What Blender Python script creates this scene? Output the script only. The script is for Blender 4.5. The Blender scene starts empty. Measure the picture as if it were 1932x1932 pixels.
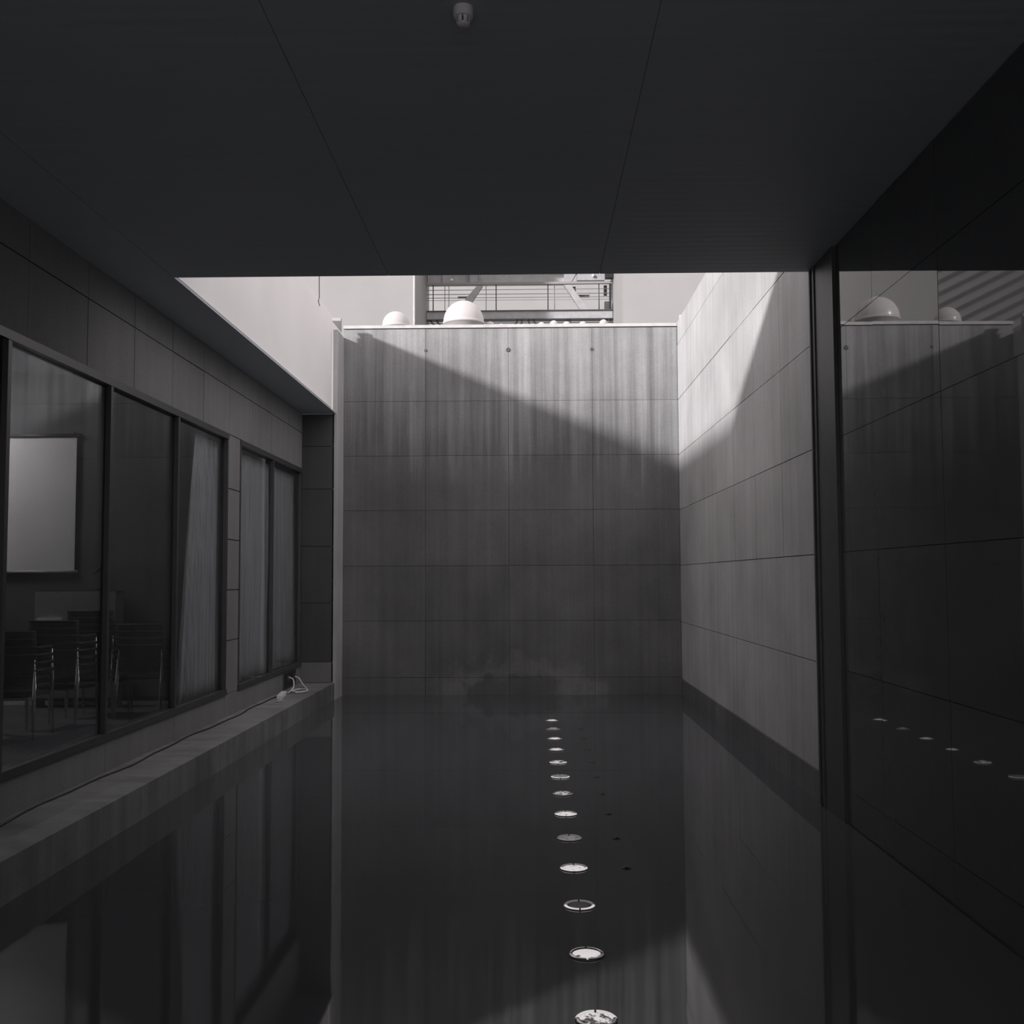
import bpy, math, random
from mathutils import Vector, Matrix
random.seed(7)
sc = bpy.context.scene
C = sc.collection

# ------------------------------------------------------------------ camera
EYE = 1.95                      # eye height above the water (z = 0), pool runs along +Y
pitch, yaw, roll = 0.0618575, 0.0173186, -0.0044113
fw = Vector((-math.sin(yaw)*math.cos(pitch), math.cos(yaw)*math.cos(pitch), math.sin(pitch)))
r0 = fw.cross(Vector((0, 0, 1))).normalized(); u0 = r0.cross(fw)
rt = math.cos(roll)*r0 + math.sin(roll)*u0; up = -math.sin(roll)*r0 + math.cos(roll)*u0
cam_data = bpy.data.cameras.new('camera'); cam = bpy.data.objects.new('camera', cam_data); C.objects.link(cam)
m = Matrix((rt, up, -fw)).transposed().to_4x4(); m.translation = (0, 0, EYE)
cam.matrix_world = m
cam_data.sensor_width = 36; cam_data.lens = 1992.8/1932*36
cam_data.clip_start = .05; cam_data.clip_end = 1000
sc.camera = cam

# ------------------------------------------------------------------ sky, sun, exposure
w = bpy.data.worlds.new('sky'); sc.world = w; w.use_nodes = True
bg = w.node_tree.nodes['Background']
bg.inputs[0].default_value = (1.0, .93, .93, 1); bg.inputs[1].default_value = 1.2
sd = bpy.data.lights.new('sun', 'SUN'); so = bpy.data.objects.new('sun', sd); C.objects.link(so)
sd.energy = 5.1; sd.angle = math.radians(3); sd.color = (1, .95, .95)
sun_dir = Vector((2.418, 2.222, -1)).normalized()
so.rotation_euler = sun_dir.to_track_quat('-Z', 'Y').to_euler()
so.location = (-20, -20, 30)
vs = sc.view_settings
vs.view_transform = 'Standard'; vs.look = 'None'; vs.gamma = 1; vs.exposure = 0; vs.use_curve_mapping = False

# ------------------------------------------------------------------ materials
MATS = {}
def base_mat(name):
    mt = bpy.data.materials.new(name); mt.use_nodes = True; MATS[name] = mt
    nt = mt.node_tree
    return mt, nt, nt.nodes['Principled BSDF']
def N(nt, t, **kw):
    n = nt.nodes.new(t)
    for k, v in kw.items(): setattr(n, k, v)
    return n
def noise(nt, vec, scale, detail=4, rough=.55):
    n = N(nt, 'ShaderNodeTexNoise'); n.inputs['Scale'].default_value = scale
    n.inputs['Detail'].default_value = detail; n.inputs['Roughness'].default_value = rough
    nt.links.new(vec, n.inputs['Vector']); return n.outputs['Fac']
def ramp(nt, fac, stops):
    r = N(nt, 'ShaderNodeValToRGB'); e = r.color_ramp.elements
    while len(e) < len(stops): e.new(.5)
    for el, (p, c) in zip(e, stops):
        el.position = p; el.color = (c, c, c, 1) if not isinstance(c, tuple) else (*c, 1)
    nt.links.new(fac, r.inputs[0]); return r.outputs[0]
def mapped(nt, scale):
    g = N(nt, 'ShaderNodeNewGeometry'); mp = N(nt, 'ShaderNodeMapping'); mp.inputs['Scale'].default_value = scale
    nt.links.new(g.outputs['Position'], mp.inputs[0]); return mp.outputs[0]
def mth(nt, op, a, b=None, clamp=False):
    n = N(nt, 'ShaderNodeMath', operation=op, use_clamp=clamp)
    for i, v in enumerate((a, b)):
        if v is None: continue
        if isinstance(v, (int, float)): n.inputs[i].default_value = v
        else: nt.links.new(v, n.inputs[i])
    return n.outputs[0]
def mul_rgb(nt, col, fac):
    n = N(nt, 'ShaderNodeMix', data_type='RGBA', blend_type='MULTIPLY'); n.inputs['Factor'].default_value = 1
    if isinstance(col, tuple): n.inputs['A'].default_value = (*col, 1)
    else: nt.links.new(col, n.inputs['A'])
    nt.links.new(fac, n.inputs['B']); return n.outputs['Result']
def bump(nt, b, h, strength, dist=.01):
    n = N(nt, 'ShaderNodeBump'); n.inputs['Strength'].default_value = strength; n.inputs['Distance'].default_value = dist
    nt.links.new(h, n.inputs['Height']); nt.links.new(n.outputs[0], b.inputs['Normal'])

def concrete(name, col, streak, streak_dir, rough=.85, var=.25, spec=.3, bleach_sun_lift=0, arch=False):
    mt, nt, b = base_mat(name)
    b.inputs['Roughness'].default_value = rough; b.inputs['Specular IOR Level'].default_value = spec
    sv = {'x': (7, 1, .16), 'y': (1, 5, .16)}[streak_dir]
    s1 = noise(nt, mapped(nt, sv), 1.0, 6, .65)
    cl = noise(nt, mapped(nt, (1, 1, 1)), .8, 5)
    gr = noise(nt, mapped(nt, (1, 1, 1)), 60, 3)
    a = ramp(nt, s1, [(.36, 1-streak), (.52, 1), (.72, 1+streak)])
    c = ramp(nt, cl, [(.3, 1-var), (.7, 1+var*.6)])
    g = ramp(nt, gr, [(.3, .9), (.7, 1.08)])
    oi = N(nt, 'ShaderNodeObjectInfo')
    pr = ramp(nt, oi.outputs['Random'], [(0, .93), (1, 1.05)])
    col4 = mul_rgb(nt, mul_rgb(nt, mul_rgb(nt, mul_rgb(nt, col, a), c), g), pr)
    geo = N(nt, 'ShaderNodeNewGeometry'); sx = N(nt, 'ShaderNodeSeparateXYZ'); nt.links.new(geo.outputs['Position'], sx.inputs[0])
    if bleach_sun_lift:     # washed-out lime runs under the coping, with the sunlit top's brightening painted in
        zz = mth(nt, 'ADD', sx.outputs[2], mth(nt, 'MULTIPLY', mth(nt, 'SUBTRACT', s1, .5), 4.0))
        f = ramp(nt, mth(nt, 'DIVIDE', zz, 8.0), [(.48, 1), (.80, 1+bleach_sun_lift)])
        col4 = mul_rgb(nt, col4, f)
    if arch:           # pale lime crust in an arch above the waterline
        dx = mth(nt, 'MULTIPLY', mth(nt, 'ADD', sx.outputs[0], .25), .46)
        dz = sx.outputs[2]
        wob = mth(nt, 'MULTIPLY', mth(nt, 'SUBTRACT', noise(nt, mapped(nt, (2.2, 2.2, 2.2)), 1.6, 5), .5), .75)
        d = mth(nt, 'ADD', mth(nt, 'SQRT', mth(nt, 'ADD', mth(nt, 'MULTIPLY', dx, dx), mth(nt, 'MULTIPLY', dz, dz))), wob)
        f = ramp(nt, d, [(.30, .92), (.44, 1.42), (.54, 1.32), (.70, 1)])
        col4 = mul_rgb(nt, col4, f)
    nt.links.new(col4, b.inputs['Base Color'])
    bump(nt, b, gr, .25, .004)
    return mt
def plain(name, col, rough=.6, metal=0, spec=.5, var=.12, scale=6, bmp=0):
    mt, nt, b = base_mat(name)
    b.inputs['Roughness'].default_value = rough; b.inputs['Metallic'].default_value = metal
    b.inputs['Specular IOR Level'].default_value = spec
    tc = N(nt, 'ShaderNodeTexCoord')
    f = noise(nt, tc.outputs['Object'], scale, 4)
    nt.links.new(mul_rgb(nt, col, ramp(nt, f, [(.3, 1-var), (.7, 1+var)])), b.inputs['Base Color'])
    if bmp: bump(nt, b, f, bmp, .004)
    return mt
def emit(name, col, strength, dirty=None):
    mt, nt, b = base_mat(name)
    b.inputs['Base Color'].default_value = (.1, .1, .105, 1); b.inputs['Roughness'].default_value = .3
    b.inputs['Emission Color'].default_value = (*col, 1)
    b.inputs['Emission Strength'].default_value = strength
    if dirty is not None:
        tc = N(nt, 'ShaderNodeTexCoord'); oi = N(nt, 'ShaderNodeObjectInfo')
        ad = N(nt, 'ShaderNodeVectorMath', operation='ADD')
        cx = N(nt, 'ShaderNodeCombineXYZ'); nt.links.new(mth(nt, 'MULTIPLY', oi.outputs['Random'], 40), cx.inputs[0])
        nt.links.new(tc.outputs['Object'], ad.inputs[0]); nt.links.new(cx.outputs[0], ad.inputs[1])
        f = noise(nt, ad.outputs[0], 22, 5, .7)
        nt.links.new(mth(nt, 'MULTIPLY', ramp(nt, f, [(dirty-.04, 0), (dirty+.03, 1)]), strength), b.inputs['Emission Strength'])
    return mt

M_far = concrete('far_wall_concrete', (.145, .147, .15), .12, 'x', bleach_sun_lift=1.25, arch=True)
M_right = concrete('side_wall_concrete', (.465, .465, .47), .12, 'y', var=.2, spec=.4, rough=.6)
M_wet = concrete('wet_concrete', (.16, .16, .168), .25, 'y', rough=.45)
M_ledge = concrete('ledge_stone', (.225, .23, .23), .2, 'y', var=.45, rough=.6)
M_clad = concrete('cladding_stone', (.21, .212, .216), .06, 'y', var=.12, rough=.75)
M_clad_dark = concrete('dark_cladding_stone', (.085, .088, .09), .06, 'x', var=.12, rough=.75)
M_backing = plain('joint_shadow_backing', (.05, .05, .053), .9)
M_white = plain('white_render', (.295, .29, .29), .9, var=.05, scale=.6)
M_ceiling, nt, b = base_mat('dark_ceiling_boards')
b.inputs['Roughness'].default_value = .55
f = noise(nt, mapped(nt, (.4, 9, 1)), 3, 4)
nt.links.new(mul_rgb(nt, (.46, .50, .53), ramp(nt, f, [(.3, .96), (.7, 1.04)])), b.inputs['Base Color'])
wv = N(nt, 'ShaderNodeTexWave', bands_direction='Y'); wv.inputs['Scale'].default_value = 2.6; wv.inputs['Distortion'].default_value = .3
nt.links.new(mapped(nt, (1, 1, 1)), wv.inputs['Vector'])
bump(nt, b, wv.outputs['Fac'], .25, .004)
M_frame = plain('black_frame', (.05, .053, .056), .35, spec=.5)
M_post = plain('black_post', (.075, .08, .083), .4, spec=.4)
M_blackglass = plain('black_glass', (.078, .085, .088), .015, spec=.5, var=.05)
M_floor = plain('dark_floor', (.3, .3, .31), .5)
M_ground = plain('ground', (.3, .3, .31), .9, scale=.1)
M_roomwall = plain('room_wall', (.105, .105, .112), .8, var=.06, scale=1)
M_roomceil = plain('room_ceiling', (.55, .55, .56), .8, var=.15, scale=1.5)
M_screen = plain('screen_white', (.82, .81, .82), .8, var=.04, scale=2)
M_lect = plain('lectern_grey', (.26, .26, .27), .6, var=.1, scale=20)
M_paper = plain('white_plastic', (.80, .77, .77), .45, var=.04)
M_chair = plain('chair_black', (.03, .031, .033), .5, spec=.4)
M_chrome = plain('chrome', (.75, .74, .75), .12, metal=1, var=.03)
M_steel = plain('steel', (.5, .49, .5), .25, metal=1, var=.1, scale=30)
M_grey = plain('grey_paint', (.36, .36, .37), .6)
M_dgrey = plain('dark_grey_paint', (.07, .07, .075), .5)
M_lgrey = plain('light_grey_paint', (.50, .49, .49), .5)
M_dome = plain('milky_acrylic', (.50, .48, .48), .25, var=.04, scale=3)
M_cable = plain('black_rubber', (.015, .015, .016), .5)
M_detector = plain('detector_plastic', (.8, .79, .79), .45, var=.03)
M_glow = [emit('lamp_glow_clean', (1, .93, .93), .62, .40), emit('lamp_glow_patchy', (1, .93, .93), .62, .50),
          emit('lamp_glow_faint', (1, .95, .95), .14, .45)]
M_ring = emit('lamp_ring_glow', (1, .93, .93), .6)
M_ring_dim = emit('lamp_ring_dim', (1, .95, .95), .10)
M_filllamp = emit('fill_lamp', (1, .96, .94), 100)

# water
M_water, nt, b = base_mat('pool_water')
b.inputs['Base Color'].default_value = (.064, .067, .072, 1); b.inputs['Roughness'].default_value = .03
b.inputs['IOR'].default_value = 1.27
f = noise(nt, mapped(nt, (1.2, .5, 1)), 1.6, 3)
bump(nt, b, f, .035, .02)

# window glass: clear, reflecting by Fresnel
M_glass, nt, b = base_mat('window_glass')
out = nt.nodes['Material Output']; nt.nodes.remove(b)
tr = N(nt, 'ShaderNodeBsdfTransparent'); tr.inputs[0].default_value = (.88, .89, .9, 1)
gl = N(nt, 'ShaderNodeBsdfGlossy'); gl.inputs['Roughness'].default_value = .01; gl.inputs[0].default_value = (.9, .9, .9, 1)
gg = N(nt, 'ShaderNodeNewGeometry'); dt = N(nt, 'ShaderNodeVectorMath', operation='DOT_PRODUCT')
nt.links.new(gg.outputs['Incoming'], dt.inputs[0]); nt.links.new(gg.outputs['Normal'], dt.inputs[1])
cosv = mth(nt, 'ABSOLUTE', dt.outputs['Value'])
frv = mth(nt, 'ADD', .04, mth(nt, 'MULTIPLY', .96, mth(nt, 'POWER', mth(nt, 'SUBTRACT', 1.0, cosv, True), 5.0)))
mx = N(nt, 'ShaderNodeMixShader')
nt.links.new(frv, mx.inputs[0]); nt.links.new(tr.outputs[0], mx.inputs[1]); nt.links.new(gl.outputs[0], mx.inputs[2])
nt.links.new(mx.outputs[0], out.inputs[0])

# curtain: thin woven cloth, fold shade painted in as vertical streaks
M_curtain, nt, b = base_mat('curtain_cloth')
b.inputs['Roughness'].default_value = .9; b.inputs['Specular IOR Level'].default_value = .1
f = noise(nt, mapped(nt, (1, 14, .25)), 2.5, 4)
nt.links.new(mul_rgb(nt, (.56, .555, .565), ramp(nt, f, [(.3, .7), (.7, 1.12)])), b.inputs['Base Color'])

# ------------------------------------------------------------------ mesh helpers
BOXF = [(0, 3, 2, 1), (4, 5, 6, 7), (0, 1, 5, 4), (1, 2, 6, 5), (2, 3, 7, 6), (3, 0, 4, 7)]
class MB:
    def __init__(s): s.v = []; s.f = []
    def add(s, vs, fs):
        o = len(s.v); s.v += [tuple(p) for p in vs]; s.f += [tuple(i+o for i in q) for q in fs]; return s
    def box(s, x0, x1, y0, y1, z0, z1):
        return s.add([(x0, y0, z0), (x1, y0, z0), (x1, y1, z0), (x0, y1, z0), (x0, y0, z1), (x1, y0, z1), (x1, y1, z1), (x0, y1, z1)], BOXF)
    def tube(s, pts, r, n=8):
        pts = [Vector(p) for p in pts]; vs = []; fs = []
        for i, p in enumerate(pts):
            t = (pts[min(i+1, len(pts)-1)]-pts[max(i-1, 0)]).normalized()
            a = t.cross(Vector((0, 0, 1)) if abs(t.z) < .95 else Vector((1, 0, 0))).normalized(); bb = t.cross(a)
            rr = r[i] if isinstance(r, (list, tuple)) else r
            for k in range(n):
                q = 2*math.pi*k/n; vs.append(p+rr*(math.cos(q)*a+math.sin(q)*bb))
        for i in range(len(pts)-1):
            for k in range(n):
                fs.append((i*n+k, i*n+(k+1) % n, (i+1)*n+(k+1) % n, (i+1)*n+k))
        fs.append(tuple(range(n))[::-1]); fs.append(tuple(range((len(pts)-1)*n, len(pts)*n)))
        return s.add(vs, fs)
    def lathe(s, prof, n=32, a0=0, a1=2*math.pi, c=(0, 0, 0)):
        full = abs(a1-a0-2*math.pi) < 1e-6; k = n if full else n+1; vs = []; fs = []
        for i in range(k):
            a = a0+(a1-a0)*i/n
            for r, z in prof: vs.append((c[0]+r*math.cos(a), c[1]+r*math.sin(a), c[2]+z))
        L = len(prof)
        for i in range(n):
            j = (i+1) % k
            for q in range(L-1): fs.append((i*L+q, j*L+q, j*L+q+1, i*L+q+1))
        return s.add(vs, fs)
    def prism(s, poly, y0, y1):          # polygon in xz extruded along y
        n = len(poly)
        vs = [(x, y0, z) for x, z in poly]+[(x, y1, z) for x, z in poly]
        fs = [tuple(range(n)), tuple(range(n, 2*n))[::-1]]+[(i, i+n, (i+1) % n+n, (i+1) % n) for i in range(n)]
        return s.add(vs, fs)
    def mesh(s, name, smooth=False):
        me = bpy.data.meshes.new(name); me.from_pydata(s.v, [], s.f); me.update()
        if smooth:
            me.polygons.foreach_set('use_smooth', [True]*len(me.polygons))
        return me
    def build(s, name, mat, parent=None, smooth=False, loc=None):
        me = s.mesh(name, smooth); me.materials.append(mat)
        return link(name, me, parent, loc)
def link(name, me, parent=None, loc=None):
    o = bpy.data.objects.new(name, me); C.objects.link(o)
    if parent: o.parent = parent
    if loc is not None: o.location = loc
    return o
def tag(o, label, cat, group=None, kind=None):
    o['label'] = label; o['category'] = cat
    if group: o['group'] = group
    if kind: o['kind'] = kind
    return o
def empty(name, loc=(0, 0, 0), rz=0):
    o = bpy.data.objects.new(name, None); C.objects.link(o); o.location = loc; o.rotation_euler = (0, 0, rz)
    o.empty_display_size = .1; return o
def box(x0, x1, y0, y1, z0, z1): return MB().box(x0, x1, y0, y1, z0, z1)
def smooth_angle(o, ang=.6):
    me = o.data
    me.polygons.foreach_set('use_smooth', [True]*len(me.polygons))
    me.set_sharp_from_angle(angle=ang)

# ------------------------------------------------------------------ dimensions (metres)
XR, XL, XF = 2.50, -3.72, -3.17      # right wall, left facade, pool edge / overhang edge on the left
YF, YE = 17.69, 17.10                # far wall face, end of the left building
ZS = 4.637                           # soffit
YS = 9.24                            # far edge of the big soffit
G = .004                             # half joint

# ------------------------------------------------------------------ pool, ground, platform
gr = box(-160, 160, -60, 260, -.62, -.6).build('ground', M_ground); tag(gr, 'dull grey ground around the pool building', 'ground', kind='structure')
pf = box(XF, XR, -6, 17.95, -.6, -.5).build('pool_floor', M_floor); tag(pf, 'dark floor of the pool under the water', 'pool floor', kind='structure')
wt = box(XF, XR-.013, 1.4, YF, -.5, 0).build('pool_water', M_water); tag(wt, 'still black water filling the long pool', 'water', kind='stuff')
fl = box(XF, XR, -6, 1.4, -.5, .35).build('floor', M_floor); tag(fl, 'dark paved platform at the near end of the pool', 'floor', kind='structure')

# ------------------------------------------------------------------ far concrete wall
wf = box(-3.15, XR-.005, YF+.025, 17.95, -.5, 6.17).build('wall_far', M_backing)
tag(wf, 'tall streaked concrete wall closing the far end of the pool', 'wall', kind='structure')
fz = [0.0, .292, 1.231, 2.149, 3.082, 4.003, 4.93, 6.17]; fx = [-3.15, -1.76, -.359, 1.057, XR-.005]
for i in range(4):
    for j in range(7):
        dy = random.uniform(0, .004)
        x0, x1 = fx[i]+(.0025 if i else 0), fx[i+1]-(.0025 if i < 3 else 0)
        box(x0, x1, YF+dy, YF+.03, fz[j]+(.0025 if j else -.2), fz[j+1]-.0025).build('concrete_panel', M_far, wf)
box(-3.16, XR-.005, YF-.015, 17.97, 6.182, 6.235).build('coping', M_lgrey, wf)
for x, r in ((-1.76, .024), (-.359, .034), (1.057, .026)):
    MB().lathe([(0, .0), (r*.5, .002), (r, .010), (r*1.15, .0), (r*1.15, -.02)], 14).build('tie_bolt', M_dgrey, wf, True)
for o in [c for c in wf.children if c.name.startswith('tie_bolt')]:
    o.rotation_euler = (math.pi/2, 0, 0)
for o, x in zip([c for c in wf.children if c.name.startswith('tie_bolt')], (-1.76, -.359, 1.057)):
    o.location = (x, YF+.002, 5.80)

# narrow fin between the left building and the far wall
fn = box(-3.22, -3.15, YE, YF+.02, -.5, 6.03).build('trim_1', M_right); tag(fn, 'narrow pale concrete fin in the left corner of the far wall', 'wall', kind='structure')

# ------------------------------------------------------------------ right concrete wall
wr = box(XR+.03, XR+.35, YS, 18.0, -.5, 6.25).build('wall_right', M_backing)
tag(wr, 'grey panelled concrete wall along the right of the pool, sunlit at its top', 'wall', kind='structure')
rz = [.262, 1.20, 2.14, 3.07, 4.0, 4.93, 5.86, 6.25]; ry = [YS, 10.50, 11.74, 12.98, 14.22, 15.46, 16.70, YF, 18.0]
for i in range(8):
    for j in range(7):
        dx = random.uniform(0, .005)
        box(XR+dx, XR+.035, ry[i]+G, ry[i+1]-G, rz[j]+G, rz[j+1]-G).build('concrete_panel', M_right, wr)
br = box(XR-.012, XR+.08, YS, YF, -.5, .262).build('baseboard_right', M_wet)
tag(br, 'damp dark plinth strip at the waterline under the right concrete wall', 'plinth', kind='structure')

# black post at the end of the soffit
po = empty('trim_2', (XR, 8.9, 0)); tag(po, 'black upright post between the concrete wall and the black glass', 'post', kind='structure')
box(-.03, .3, -.38, .30, -.5, ZS).build('post_core', M_post, po)
box(-.045, -.03, .255, .29, -.2, ZS-.01).build('edge_strip', M_dgrey, po)
box(-.042, -.03, .14, .155, -.2, ZS-.01).build('edge_strip', M_dgrey, po)

# black glass cladding nearer than the post
wg = box(XR+.03, XR+.35, -6, 8.52, -.5, ZS).build('wall_right_glass', M_backing)
tag(wg, 'black mirror-like glass wall on the right, near the viewer', 'wall', kind='structure')
gy = [8.52]+[7.638-1.23*k for k in range(11)]
gz = [-.2, .262, 1.20, 2.14, 3.07, 3.945, ZS-.01]
for i in range(len(gy)-1):
    for j in range(6):
        o = box(-.0, .024, -(gy[i]-gy[i+1])+.004, -.001, .002, gz[j+1]-gz[j]-.002).build('glass_panel', M_blackglass, wg, loc=(XR, gy[i], gz[j]))
        o.rotation_euler = (0, random.uniform(-.0016, .0016), random.uniform(-.0016, .0016))

# ------------------------------------------------------------------ big soffit
ce = box(-14, XR+.35, -1, YS, ZS+.008, 5.58).build('ceiling', M_ceiling); tag(ce, 'dark flat soffit over the near half of the pool', 'ceiling', kind='structure')
cx_ = [XF, -1.25, .625, XR]
for i in range(3):
    box(cx_[i]+.002, cx_[i+1]-.002, -1, YS, ZS, ZS+.008).build('ceiling_panel', M_ceiling, ce)

# ------------------------------------------------------------------ left building
oh = MB().prism([(-14, ZS), (XF, ZS), (XF, ZS+.02), (-3.25, ZS+.08), (-3.6, 5.2), (-14, 5.2)], YS, YE+.02).build('ceiling_left', M_ceiling); tag(oh, 'dark roof overhang above the left windows', 'overhang', kind='structure')
oh2 = box(-14, XF-.004, -1, YS, ZS-.004, ZS+.007).build('ceiling_left_near', M_ceiling); tag(oh2, 'near stretch of the dark overhang above the left windows', 'overhang', kind='structure')
M_parapet = plain('parapet_white', (.88, .86, .86), .9, var=.04, scale=.7)
ub = box(-3.55, -3.25, -4, YE+.02, 5.21, 6.28).build('wall_left_parapet', M_parapet); tag(ub, 'white parapet wall above the left overhang', 'wall', kind='structure')
box(-3.5, -3.25, YS, YE+.02, ZS+.10, 5.21).build('parapet_face', M_parapet, ub)

wl = empty('wall_left', (XL, 0, 0)); tag(wl, 'grey stone-clad facade of the left building', 'wall', kind='structure')
# wall_left is an Empty at x = XL: children in local x
def L(x0, x1, y0, y1, z0, z1, name, mat, parent=wl): return box(x0-XL, x1-XL, y0, y1, z0, z1).build(name, mat, parent)
L(XL-.25, XL-.02, -6, YE, 3.735, ZS, 'backing', M_backing)
L(XL-.25, XL-.02, -6, YE, -.5, .54, 'backing', M_backing)
L(XL-.05, XL-.02, 12.90, 13.42, .54, 3.735, 'backing', M_backing)
L(XL-.25, XL-.0, -6, 3.79, .54, 3.735, 'backing', M_clad)
py = [y for y in [7.674+1.055*k for k in range(-6, 9)] if 1 < y < 16.6]
py = py+[YE]
for i in range(len(py)-1):
    for z0, z1 in ((3.735, 4.32), (4.32, ZS)):
        d = random.uniform(0, .003)
        L(XL-.03, XL-d, py[i]+.005, py[i+1]-.005, z0+.005, z1-.005, 'stone_panel', M_clad)
pl = [1.5, 3.79, 5.6, 7.41, 9.26, 11.06, 12.87, 14.9, YE]
for i in range(len(pl)-1):
    L(XL-.03, XL, pl[i]+.003, pl[i+1]-.003, .2, .54, 'plinth_panel', M_clad)
pz = [.54, 1.19, 1.811, 2.434, 3.062, 3.735]
for j in range(5):
    L(XL-.03, XL, 12.885, 13.425, pz[j]+.006, pz[j+1]-.006, 'stone_panel', M_clad)

# end return wall closing the left facade
we = box(XL-.25, -3.20, YE+.03, 17.5, -.5, ZS).build('wall_left_end', M_backing); tag(we, 'dark return wall between the last left window and the corner fin', 'wall', kind='structure')
ez = [.27, .60, 1.55, 2.47, 3.40, 4.1, ZS]
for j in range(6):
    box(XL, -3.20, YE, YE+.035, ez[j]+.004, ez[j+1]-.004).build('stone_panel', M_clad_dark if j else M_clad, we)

# stone ledge along the facade
lg = box(XL-.02, XF, -6, YE-.004, -.5, .268).build('trim_3', M_ledge); tag(lg, 'long stone ledge running below the left windows to the pool', 'ledge', kind='structure')

# windows
def window(name, ys, label):
    t = empty(name, (XL, ys[0], .54)); tag(t, label, 'window', kind='structure')
    y0, y1 = ys[0], ys[-1]
    def W(x0, x1, a, b_, z0, z1, n, mt): return box(x0, x1, a-y0, b_-y0, z0-.54, z1-.54).build(n, mt, t)
    W(-.09, .012, y0-.03, y1+.03, 3.665, 3.735, 'head_frame', M_frame)
    W(-.09, .020, y0-.03, y1+.03, .54, .605, 'sill_frame', M_frame)
    for y in ys: W(-.058, .006, y-.026, y+.026, .605, 3.665, 'mullion', M_frame)
    for a, b_ in zip(ys, ys[1:]): W(-.05, -.038, a+.026, b_-.026, .605, 3.665, 'pane', M_glass)
    return t
window('window_1', [3.79, 5.6, 7.41, 9.26, 11.06, 12.87], 'tall black-framed window row of the meeting room, nearest on the left')
window('window_2', [13.45, 15.19, 17.05], 'two-pane black-framed window with drawn curtains near the far corner')

# rooms behind
RF = .404; RC = 4.527
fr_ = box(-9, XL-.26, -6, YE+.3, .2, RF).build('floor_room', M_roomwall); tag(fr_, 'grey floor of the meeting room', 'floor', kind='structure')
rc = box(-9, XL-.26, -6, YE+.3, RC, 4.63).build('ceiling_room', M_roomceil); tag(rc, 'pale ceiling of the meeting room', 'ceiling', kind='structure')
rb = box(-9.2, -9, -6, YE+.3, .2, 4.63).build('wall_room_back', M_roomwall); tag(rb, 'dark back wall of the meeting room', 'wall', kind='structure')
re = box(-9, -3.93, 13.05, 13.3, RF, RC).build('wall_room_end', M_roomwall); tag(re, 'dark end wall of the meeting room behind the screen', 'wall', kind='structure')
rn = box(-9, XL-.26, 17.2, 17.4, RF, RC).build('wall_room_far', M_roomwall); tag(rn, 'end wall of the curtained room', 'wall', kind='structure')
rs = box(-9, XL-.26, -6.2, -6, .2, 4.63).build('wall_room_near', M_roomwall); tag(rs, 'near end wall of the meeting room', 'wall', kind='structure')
bb_ = box(-8.9, -4.0, 13.035, 13.05, RF, RF+.05).build('baseboard_room', M_paper); tag(bb_, 'thin white skirting along the meeting room end wall', 'baseboard', kind='structure')

# projection screen
ps = empty('projection_screen', (-6.35, 13.0, 2.0)); tag(ps, 'white projection screen hanging on the end wall of the meeting room', 'screen')
box(-.26, .70, .0, .006, .06, 1.72).build('cloth', M_screen, ps)
MB().tube([(-.29, .003, .045), (.74, .003, .045)], .018).build('bottom_bar', M_lgrey, ps, True)
MB().tube([(-.30, .01, 1.74), (.75, .01, 1.74)], .03).build('roller', M_dgrey, ps, True)
for x in (-.2, .65): box(x-.01, x+.01, .0, .045, 1.72, 1.80).build('bracket', M_dgrey, ps)

# lectern with microphone
lt = empty('lectern', (-5.50, 12.75, RF)); tag(lt, 'grey lectern with a wide front panel behind the stacked chairs', 'lectern')
box(-.50, .48, -.03, .0, .12, 1.40).build('front_panel', M_lect, lt)
box(-.50, -.47, 0, .24, 0, 1.38).build('side_panel', M_lect, lt)
box(.45, .48, 0, .24, 0, 1.38).build('side_panel', M_lect, lt)
MB().add([(-.5, -.03, 1.40), (.48, -.03, 1.40), (.48, .25, 1.38), (-.5, .25, 1.38), (-.5, -.03, 1.42), (.48, -.03, 1.42), (.48, .25, 1.40), (-.5, .25, 1.40)], BOXF).build('top', M_dgrey, lt)
box(-.45, -.16, -.075, -.03, 1.055, 1.08).build('name_strip', M_paper, lt)['label'] = 'white strip on the lectern front'
mc = empty('microphone', (-5.23, 12.80, RF+1.42)); tag(mc, 'dark gooseneck microphone standing on the lectern', 'microphone')
MB().lathe([(0, .02), (.05, .018), (.055, 0), (0, 0)], 16).build('base', M_dgrey, mc, True)
MB().tube([(0, 0, .01), (0, 0, .16), (-.005, 0, .22), (-.03, 0, .25)], .006).build('neck', M_dgrey, mc, True)
MB().tube([(-.10, 0, .19), (-.03, 0, .25), (.03, 0, .30), (.05, 0, .32)], [.010, .016, .018, .01]).build('head', M_dgrey, mc, True)

# strip lamp added out of view to brighten the projection screen
cl = empty('screen_fill_lamp', (-7.1, 12.0, RC)); tag(cl, 'slim strip lamp added out of view on the meeting room ceiling to light the screen', 'lamp')
box(-.05, .05, -.5, .5, -.05, 0).build('housing', M_lgrey, cl)
box(-.04, .04, -.48, .48, -.06, -.05).build('diffuser', M_filllamp, cl)

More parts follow.
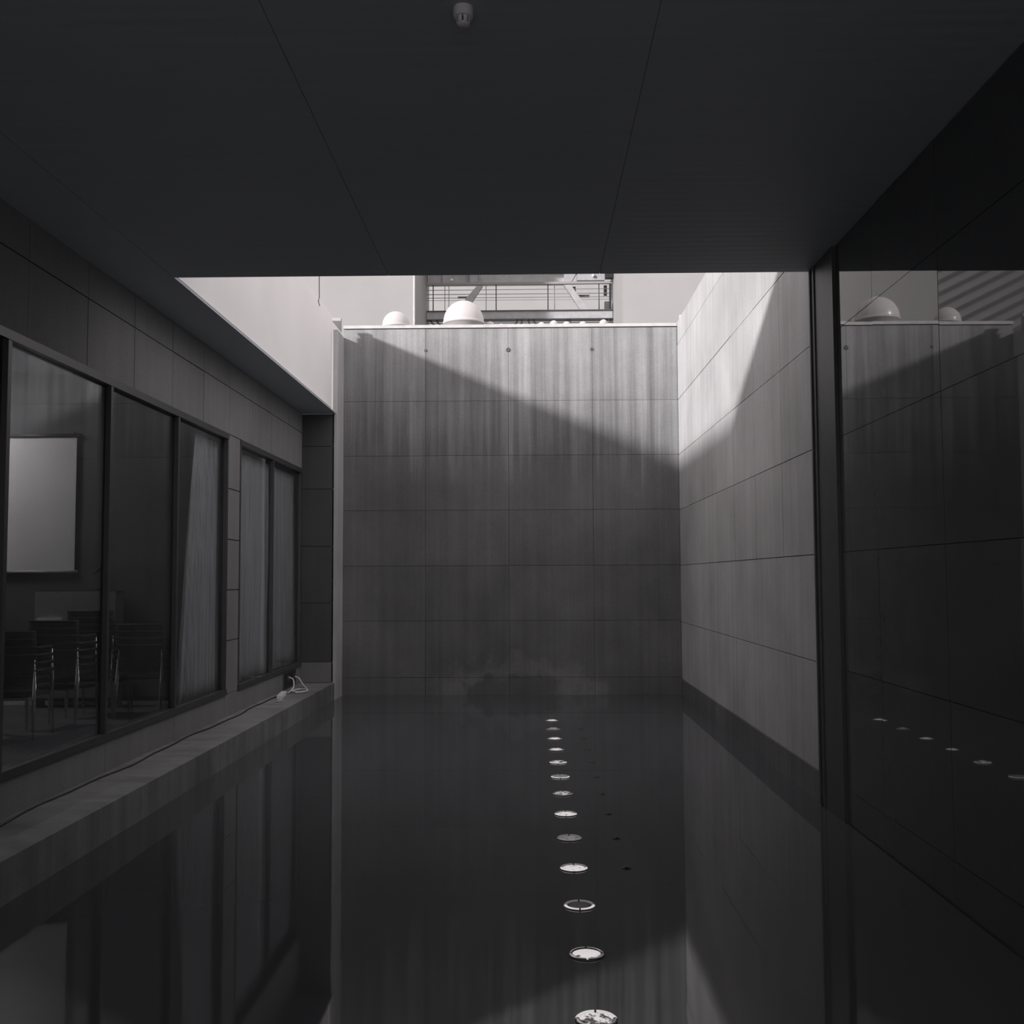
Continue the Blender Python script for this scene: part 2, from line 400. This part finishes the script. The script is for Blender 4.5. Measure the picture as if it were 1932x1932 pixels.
# curtains
def curtain(name, ytop, ybot, z0, z1, label, seed, group=None):
    rnd = random.Random(seed); ph = [rnd.uniform(0, 6.28) for _ in range(4)]
    nu, nv = 96, 14; vs = []; fs = []
    for j in range(nv+1):
        v = j/nv; z = z1+(z0-z1)*v
        k = v**.8
        a = ytop[0]+(ybot[0]-ytop[0])*k; b_ = ytop[1]+(ybot[1]-ytop[1])*k
        for i in range(nu+1):
            u = i/nu; y = a+(b_-a)*u
            n = 11
            x = -3.855+.034*math.sin(u*n*6.28+ph[0]+.6*math.sin(5*v+ph[1]))*(.35+.65*v)+.012*math.sin(u*n*2.6+ph[2]+2*v)+.012*math.sin(u*31+ph[3])
            vs.append((x, y, z))
    for j in range(nv):
        for i in range(nu):
            q = j*(nu+1)+i; fs.append((q, q+1, q+nu+2, q+nu+1))
    o = MB().add(vs, fs).build(name, M_curtain, None, True)
    md = o.modifiers.new('thickness', 'SOLIDIFY'); md.thickness = .004
    return tag(o, label, 'curtain', group)
curtain('curtain', (12.02, 13.04), (11.45, 13.04), .56, 3.62, 'pale curtain gathered at the end of the meeting room window', 1, 'curtains')
curtain('curtain', (13.34, 15.48), (13.34, 15.48), .56, 3.62, 'drawn grey curtain in the nearer pane of the two-pane window', 2, 'curtains')
curtain('curtain', (15.50, 17.10), (15.50, 17.10), .56, 3.62, 'dim drawn curtain in the pane next to the far corner', 3, 'curtains')

# ------------------------------------------------------------------ stacked chairs
def make_chair():
    t = empty('stacking_chair')
    # faces +y; backrest at -y
    v = []; f = []
    n = 12
    for i in range(n+1):
        a = (i/n-.5); x = a*.52; yb = -.20-.055*math.cos(a*math.pi)
        for zz, off in ((.52, .03), (.62, .012), (.74, 0), (.815, -.012)):
            v.append((x, yb+off, zz))
    for i in range(n):
        for j in range(3):
            q = i*4+j; f.append((q, q+4, q+5, q+1))
    bk = MB().add(v, f).build('backrest', M_chair, t, True); md = bk.modifiers.new('t', 'SOLIDIFY'); md.thickness = .03
    v = []; f = []
    for i in range(9):
        a = i/8
        for j in range(9):
            c = j/8; v.append(((a-.5)*.46, -.20+c*.44, .445-.012*math.sin(a*math.pi)-.02*math.exp(-((c-1)/.15)**2)))
    for i in range(8):
        for j in range(8):
            q = i*9+j; f.append((q, q+9, q+10, q+1))
    MB().tube([((i/12-.5)*.52, -.205-.055*math.cos((i/12-.5)*math.pi)-.016, .818) for i in range(13)], .009, 6).build('edge_highlight', M_dgrey, t, True)  # lighter tube added as the highlight along the backrest's top edge
    se = MB().add(v, f).build('seat', M_chair, t, True); md = se.modifiers.new('t', 'SOLIDIFY'); md.thickness = .035
    for s in (-1, 1):
        MB().tube([(s*.235, -.16, .60), (s*.245, -.20, .43), (s*.252, -.235, .20), (s*.258, -.265, 0)], .011).build('leg', M_chrome, t, True)
        MB().tube([(s*.262, .20, .635), (s*.262, .21, .43), (s*.262, .225, .2), (s*.262, .235, 0)], .011).build('leg', M_chrome, t, True)
        MB().tube([(s*.245, -.21, .66), (s*.265, -.12, .655), (s*.268, .05, .652), (s*.266, .17, .652), (s*.262, .20, .635)], [.012, .016, .018, .016, .012]).build('armrest', M_chair, t, True)
    return t
def dup(root):
    r = root.copy(); C.objects.link(r)
    for ch in list(root.children):
        c = ch.copy(); C.objects.link(c); c.parent = r
    return r
proto = make_chair(); first = True
stacks = [((-5.08, 10.45), 4, .07, 'stack nearest the viewer, at the left frame edge'),
          ((-4.93, 11.15), 5, -.03, 'stack just left of the thick window bar'),
          ((-4.93, 12.05), 6, .02, 'tallest stack, right in front of the lectern'),
          ((-4.34, 11.95), 4, -.02, 'stack at the right, closest to the pale curtain')]
ordn = {4: ['bottom', 'second', 'third', 'top'], 5: ['bottom', 'second', 'third', 'fourth', 'top'], 6: ['bottom', 'second', 'third', 'fourth', 'fifth', 'top']}
for (x, y), n, rz_, desc in stacks:
    for k in range(n):
        o = proto if first else dup(proto); first = False
        o.location = (x, y-.010*k, RF+.075*k); o.rotation_euler = (0, 0, rz_)
        tag(o, ordn[n][k]+' black chair of the '+desc, 'chair', 'stacked black chairs in the meeting room')

# ------------------------------------------------------------------ things on the ledge
ZL = .268
def wiggle(pts, r, name, mat, parent=None, n=6):
    return MB().tube(pts, r, n).build(name, mat, parent, True)
pts = []
for i in range(70):
    t = i/69; y = 5.6+(16.0-5.6)*t
    x = -3.655+.05*t+.022*math.sin(y*2.1)+.012*math.sin(y*5.3+1)
    pts.append((x, y, ZL+.008))
o = wiggle(pts, .008, 'power_cable', M_cable); tag(o, 'thin black cable lying along the stone ledge', 'cable')
ob = empty('outlet_box', (XL, 16.3, .28)); tag(ob, 'dark open socket box in the plinth below the last window', 'socket box')
box(-.0, .012, -.42, .42, .0, .255).build('frame', M_dgrey, ob)
box(.010, .016, -.37, .37, .02, .235).build('recess', M_cable, ob)
for y in (-.2, .22): box(.012, .045, y-.04, y+.04, .12, .19).build('socket', M_dgrey, ob)
st = empty('power_strip', (-3.55, 15.10, ZL)); st.rotation_euler = (0, 0, .12); tag(st, 'small white power strip lying on the stone ledge', 'power strip')
box(-.035, .035, -.30, .30, .0, .05).build('body', M_paper, st)
for k in range(4): MB().lathe([(0, .051), (.018, .051), (.022, .053), (.024, .05)], 12, c=(0, -.2+.13*k, 0)).build('socket', M_lgrey, st, True)
def bez(p, n=24):
    p = [Vector(q) for q in p]; out = []
    for i in range(len(p)-1):
        a = p[max(i-1, 0)]; b_ = p[i]; c = p[i+1]; d = p[min(i+2, len(p)-1)]
        for k in range(n):
            t = k/n
            out.append(.5*((2*b_)+(-a+c)*t+(2*a-5*b_+4*c-d)*t*t+(-a+3*b_-3*c+d)*t**3))
    out.append(p[-1]); return out
o = wiggle(bez([(-3.68, 16.10, .45), (-3.60, 16.05, .42), (-3.55, 15.85, .33), (-3.545, 15.60, .29), (-3.545, 15.42, .29)], 10), .010, 'white_cord', M_paper)
tag(o, 'white cord hanging from the socket box to the power strip', 'cord')
o = wiggle(bez([(-3.68, 16.52, .42), (-3.62, 16.52, .40), (-3.52, 16.35, .32), (-3.38, 16.0, .28), (-3.33, 15.75, .28), (-3.42, 15.6, .28), (-3.55, 15.75, .28), (-3.50, 16.0, .282), (-3.36, 15.9, .285), (-3.34, 15.65, .283), (-3.46, 15.55, .282)], 10), .010, 'white_cord', M_paper)
tag(o, 'looped white cord coiled on the ledge beside the socket box', 'cord')
MBp = MB().add([(-.05, -.10, 0), (.0, -.11, .012), (.03, .10, .004), (-.02, .11, 0), (-.05, -.10, .004), (.0, -.11, .016), (.03, .10, .008), (-.02, .11, .004)], BOXF)
o = MBp.build('paper_scrap', M_paper, loc=(-3.45, 14.55, ZL)); tag(o, 'white paper scrap on the ledge in front of the power strip', 'paper')
o = MBp.build('paper_scrap', M_paper, loc=(XL+.005, 14.45, .606)); o.scale = (.5, .8, 1); tag(o, 'tiny white scrap on the frame under the two-pane window', 'paper')

# ------------------------------------------------------------------ pool lights and nozzles
def pool_light(i, y, style, label):
    t = empty('pool_light', (.279, y, 0)); tag(t, label, 'pool light', 'round lights in a row on the water')
    hs = MB().lathe([(.070, -.45), (.074, -.02), (.094, -.006), (.094, .004), (.088, .006)], 32).build('housing', M_dgrey, t, True)
    MB().lathe([(0, .007), (.05, .006), (.073, .004), (.074, -.02)], 28).build('lens', style[0], t, True)
    for k in range(4):
        a0 = -math.pi/2+.06+k*math.pi/2
        MB().lathe([(.073, .003), (.076, .010), (.086, .011), (.093, .006)], 12, a0, a0+math.pi/2-.12).build('rim_segment', style[1 if k in (0, 3) else 2], hs, True)
    return t
A, B, Fn = M_glow
S = M_steel; Rg = M_ring; Rd = M_ring_dim
styles = [(A, Rd, S), (Fn, Rd, S), (A, Rd, S), (A, Rd, S), (B, Rg, S), (Fn, Rg, Rd), (B, Rd, S), (A, Rg, Rd), (Fn, Rd, Rd), (A, Rg, Rd), (M_cable, Rg, Rd), (A, S, S), (B, S, Rg)]
order = ['farthest', 'second farthest', 'third farthest', 'fourth farthest', 'fifth farthest', 'sixth farthest', 'middle, seventh from either end,', 'sixth nearest', 'fifth nearest', 'fourth nearest', 'third nearest', 'second nearest', 'nearest']
look = ['with a small bright glint', 'with a faint lens', 'with a bright centre', 'with a bright lens', 'with a patchy bright lens', 'with only its rim glowing', 'with a half-lit lens', 'with a bright lens and notched rim', 'with a dull grey lens', 'fully bright with a notched rim', 'with a dark centre inside a glowing ring', 'with a bright lens and dark rim', 'cut off by the bottom edge']
for i in range(13):
    pool_light(i, 14.53-.8115*i, styles[i], order[i]+' round pool light in the row, '+look[i])
nz = MB().lathe([(.0, .012), (.014, .012), (.016, .004), (.036, .002), (.036, -.45)], 16).mesh('fountain_nozzle', True); nz.materials.append(M_cable)
onames = ['farthest', 'second farthest', 'third farthest', 'fourth farthest', 'middle', 'fourth nearest', 'third nearest', 'second nearest', 'nearest']
for k in range(9):
    o = link('fountain_nozzle', nz, None, (.63, 13.72-.8115*k, 0)); tag(o, onames[k]+' small dark nozzle in the row right of the pool lights', 'nozzle', 'dark nozzles in the pool')

# ------------------------------------------------------------------ smoke detector, hanging wire, corner brackets
sm = empty('smoke_detector', (-.304, 4.83, ZS)); tag(sm, 'white round smoke detector on the dark soffit', 'smoke detector')
MB().lathe([(.0, 0), (.047, 0), (.048, -.006), (.048, -.040), (.045, -.047), (.036, -.049), (0, -.049)], 36).build('base', M_detector, sm, True)
smooth_angle(sm.children[0])
for k in range(8):
    a0 = k*math.pi/4+.1
    MB().lathe([(.036, -.046), (.034, -.078), (.030, -.080), (.031, -.046)], 6, a0, a0+.55).build('cage_bar', M_detector, sm)
MB().lathe([(0, -.088), (.022, -.086), (.032, -.078), (.030, -.074), (0, -.074)], 28).build('cap', M_detector, sm, True)
MB().lathe([(.022, -.047), (.022, -.075)], 20).build('chamber', M_dgrey, sm, True)
hw = wiggle(bez([(-1.874, 9.262, 4.66), (-1.874, 9.262, 4.55), (-1.872, 9.262, 4.46), (-1.880, 9.262, 4.42), (-1.868, 9.262, 4.375)], 8), .0035, 'hanging_wire', M_dgrey)
tag(hw, 'thin wire dangling from the front edge of the soffit', 'wire')
tb = MB().prism([(-3.313, 6.266), (-3.127, 6.266), (-3.127, 6.03)], 17.26, 17.34).build('corner_bracket', M_grey); tag(tb, 'small triangular bracket on top of the left corner fin', 'bracket', 'triangular corner brackets')
tb = MB().prism([(2.57, 6.42), (2.70, 6.42), (2.57, 6.25)], 17.86, 17.94).build('corner_bracket', M_lgrey); tag(tb, 'small triangular bracket on top of the right wall corner', 'bracket', 'triangular corner brackets')

# ------------------------------------------------------------------ roof terrace behind the far wall
dk = box(-3.15, XR-.01, 17.96, 28.9, -.5, 5.95).build('roof_terrace', M_white); tag(dk, 'pale roof terrace behind the far concrete wall', 'roof', kind='structure')
def dome(x, y, r, zc, top, label):
    t = empty('skylight_dome', (x, y, 5.95)); tag(t, label, 'skylight', 'domes behind the far wall')
    h = zc-5.95
    MB().lathe([(r*1.0, 0), (r*1.0, h-.05), (r*1.025, h-.05), (r*1.025, h), (r*.98, h)], 40).build('curb', M_dome, t, True)
    MB().lathe([(r*math.cos(a), h+(top-zc)*math.sin(a)) for a in [math.pi/2*k/14 for k in range(15)]], 40).build('bubble', M_dome, t, True)
dome(-1.17, 18.6, .362, 6.50, 6.886, 'large milky skylight dome rising above the far wall')
dome(-2.37, 18.5, .24, 6.43, 6.68, 'medium milky skylight dome left of the large one')
for k, (px, z) in enumerate(((-.70, 6.46), (-.50, 6.42), (.22, 6.44), (.44, 6.47), (.67, 6.45), (.96, 6.45), (1.33, 6.48))):
    z += .075
    t = empty('terrace_lamp', (px, 18.7, 5.95))
    tag(t, ['first', 'second', 'third', 'fourth', 'fifth', 'sixth', 'seventh'][k]+' small white globe lamp from the left along the top of the far wall', 'lamp', 'small globe lamps behind the far wall')
    MB().lathe([(.05, 0), (.05, .02), (.018, .03), (.018, z-5.95-.14), (.03, z-5.95-.13)], 12).build('stem', M_lgrey, t, True)
    MB().lathe([(.075*math.cos(a), z-5.95-.075+.075*math.sin(a)) for a in [math.pi*(q/10-.5) for q in range(11)]], 16).build('globe', M_dome, t, True)

# ------------------------------------------------------------------ building behind
fb = empty('background_building', (0, 29, -.6)); tag(fb, 'white building with a wide open gallery behind the far wall', 'building')
def B_(x0, x1, y0, y1, z0, z1, n, mat): return box(x0, x1, y0-29, y1-29, z0+.6, z1+.6).build(n, mat, fb)
B_(-6.35, -3.21, 29, 33.4, -.6, 15, 'left_block', M_white)
B_(2.62, 9, 29, 33.4, -.6, 15, 'right_block', M_white)
B_(-3.21, 2.62, 29, 29.3, -.6, 8.92, 'sill_wall', M_white)
B_(-3.21, 2.62, 29.3, 33.4, 8.4, 8.6, 'gallery_floor', M_white)
B_(-3.21, 2.62, 31.6, 33.4, 11.9, 12.2, 'gallery_roof', M_white)
B_(-3.235, -3.19, 28.98, 29.03, 8.92, 15, 'corner_bead', M_lgrey)

fbm = empty('footbridge', (0, 32.5, 8.6)); tag(fbm, 'light steel footbridge with railings inside the open gallery', 'footbridge')
def K(x0, x1, y0, y1, z0, z1, n, mat): return box(x0, x1, y0, y1, z0-8.6, z1-8.6).build(n, mat, fbm)
def bar(a, b_, r, n, mat, y=0): return MB().tube([(a[0], y, a[1]-8.6), (b_[0], y, b_[1]-8.6)], r, 6).build(n, mat, fbm, True)
K(-3.2, 2.6, 0, .2, 9.99, 10.24, 'girder', M_grey)
K(-3.2, 2.6, -.06, .26, 10.24, 10.262, 'top_flange', M_dgrey)
K(-3.2, 2.6, -.06, .26, 9.965, 9.99, 'bottom_flange', M_dgrey)
K(-3.2, 2.6, .05, .15, 9.60, 9.66, 'lower_chord', M_grey)
K(-3.2, 2.6, .05, .12, 9.88, 9.895, 'cable_tray', M_dgrey)
for a, b_ in (((-3.1, 9.97), (-2.75, 9.63)), ((-2.9, 9.97), (-2.6, 9.63)), ((-2.1, 9.63), (-2.35, 9.97)), ((-.35, 9.97), (-.6, 9.63)), ((-.22, 9.97), (-.3, 9.63)), ((-.02, 9.97), (.06, 9.63)), ((.12, 9.97), (.38, 9.63)), ((1.2, 9.97), (1.2, 9.63)), ((1.28, 9.97), (1.28, 9.63)), ((2.45, 9.97), (2.15, 9.63)), ((2.55, 9.97), (2.4, 9.63))):
    bar(a, b_, .03, 'truss_bar', M_grey, .1)
for x in (-3.0, -1.03, .59, 2.18): bar((x, 10.26), (x, 11.1), .018, 'rail_post', M_dgrey, .02)
for x in (-1.35, .80, -2.65, -2.52): bar((x, 10.26), (x, 11.1), .012, 'rail_post', M_grey, .2)
for z, r in ((10.93, .010), (10.79, .012), (10.68, .010), (10.60, .007)): bar((-3.2, z), (2.6, z), r, 'rail', M_grey, .02)
K(-3.2, 2.6, -.05, .05, 11.08, 11.15, 'handrail', M_white)
def strut(poly, y0, y1, mat): MB().prism([(x, z-8.6) for x, z in poly], y0, y1).build('brace', mat, fbm)
strut([(1.09, 11.06), (1.30, 11.06), (1.86, 10.26), (1.60, 10.26)], -.02, .18, M_grey)
strut([(1.12, 11.16), (1.32, 11.16), (1.75, 11.85), (1.50, 11.85)], -.02, .18, M_grey)
strut([(1.36, 11.06), (1.46, 11.06), (1.50, 10.66), (1.40, 10.60)], .22, .38, M_dgrey)
strut([(-1.62, 11.06), (-1.45, 11.06), (-1.85, 10.45), (-2.0, 10.62)], -.02, .18, M_grey)
strut([(-1.85, 11.16), (-1.60, 11.16), (-1.62, 11.85), (-1.84, 11.85)], -.02, .18, M_grey)
strut([(-2.72, 11.18), (-2.42, 11.18), (-2.42, 11.85), (-2.75, 11.85)], .22, .38, M_lgrey)
K(-2.25, -1.72, .3, .4, 10.76, 10.80, 'rear_rail', M_dgrey)
K(1.42, 1.90, .3, .4, 10.76, 10.82, 'rear_rail', M_dgrey)
K(2.36, 2.60, -.3, -.05, 11.2, 11.6, 'black_box', M_cable)
K(2.50, 2.56, -.02, .06, 10.26, 11.1, 'end_post', M_cable)
K(2.36, 2.56, .1, .3, 10.28, 10.55, 'control_box', M_dgrey)
K(2.34, 2.44, .1, .2, 10.75, 11.06, 'control_box', M_cable)
K(1.5, 2.36, .0, .25, 11.2, 11.5, 'canopy_beam', M_grey)
K(-3.2, 1.1, .3, .5, 11.18, 11.9, 'canopy_beam', M_lgrey)
for x, z in ((-2.42, 11.24), (2.0, 11.33)):
    t = MB().lathe([(.05*math.cos(a), .05*math.sin(a)) for a in [math.pi*(q/8-.5) for q in range(9)]], 12).build('lamp_globe', M_paper, fbm, True, (x, -.06, z-8.6))

# added building, dark ribs as shadow stripes, seen only mirrored in the black glass
tw = empty('stripe_stand_in', (-58, 150, -.6)); tag(tw, 'added distant pale building, its slanting dark ribs standing in for shadow stripes mirrored in the black glass', 'building')
box(-14, 9, 0, 12, 0, 60).build('wall', M_white, tw)
for k in range(20):
    zc = 24+1.75*k
    MB().prism([(-14, zc+4.8), (9, zc-6.6), (9, zc-6.0), (-14, zc+5.4)], -.55, 0).build('shadow_rib', M_dgrey, tw)

bw = box(-16, 14, 60, 62, -.6, 26).build('sky_cover_wall', M_white); tag(bw, 'added blank white wall covering the bright sky behind the footbridge', 'building')  # wall added to cover the bright sky seen through the gallery
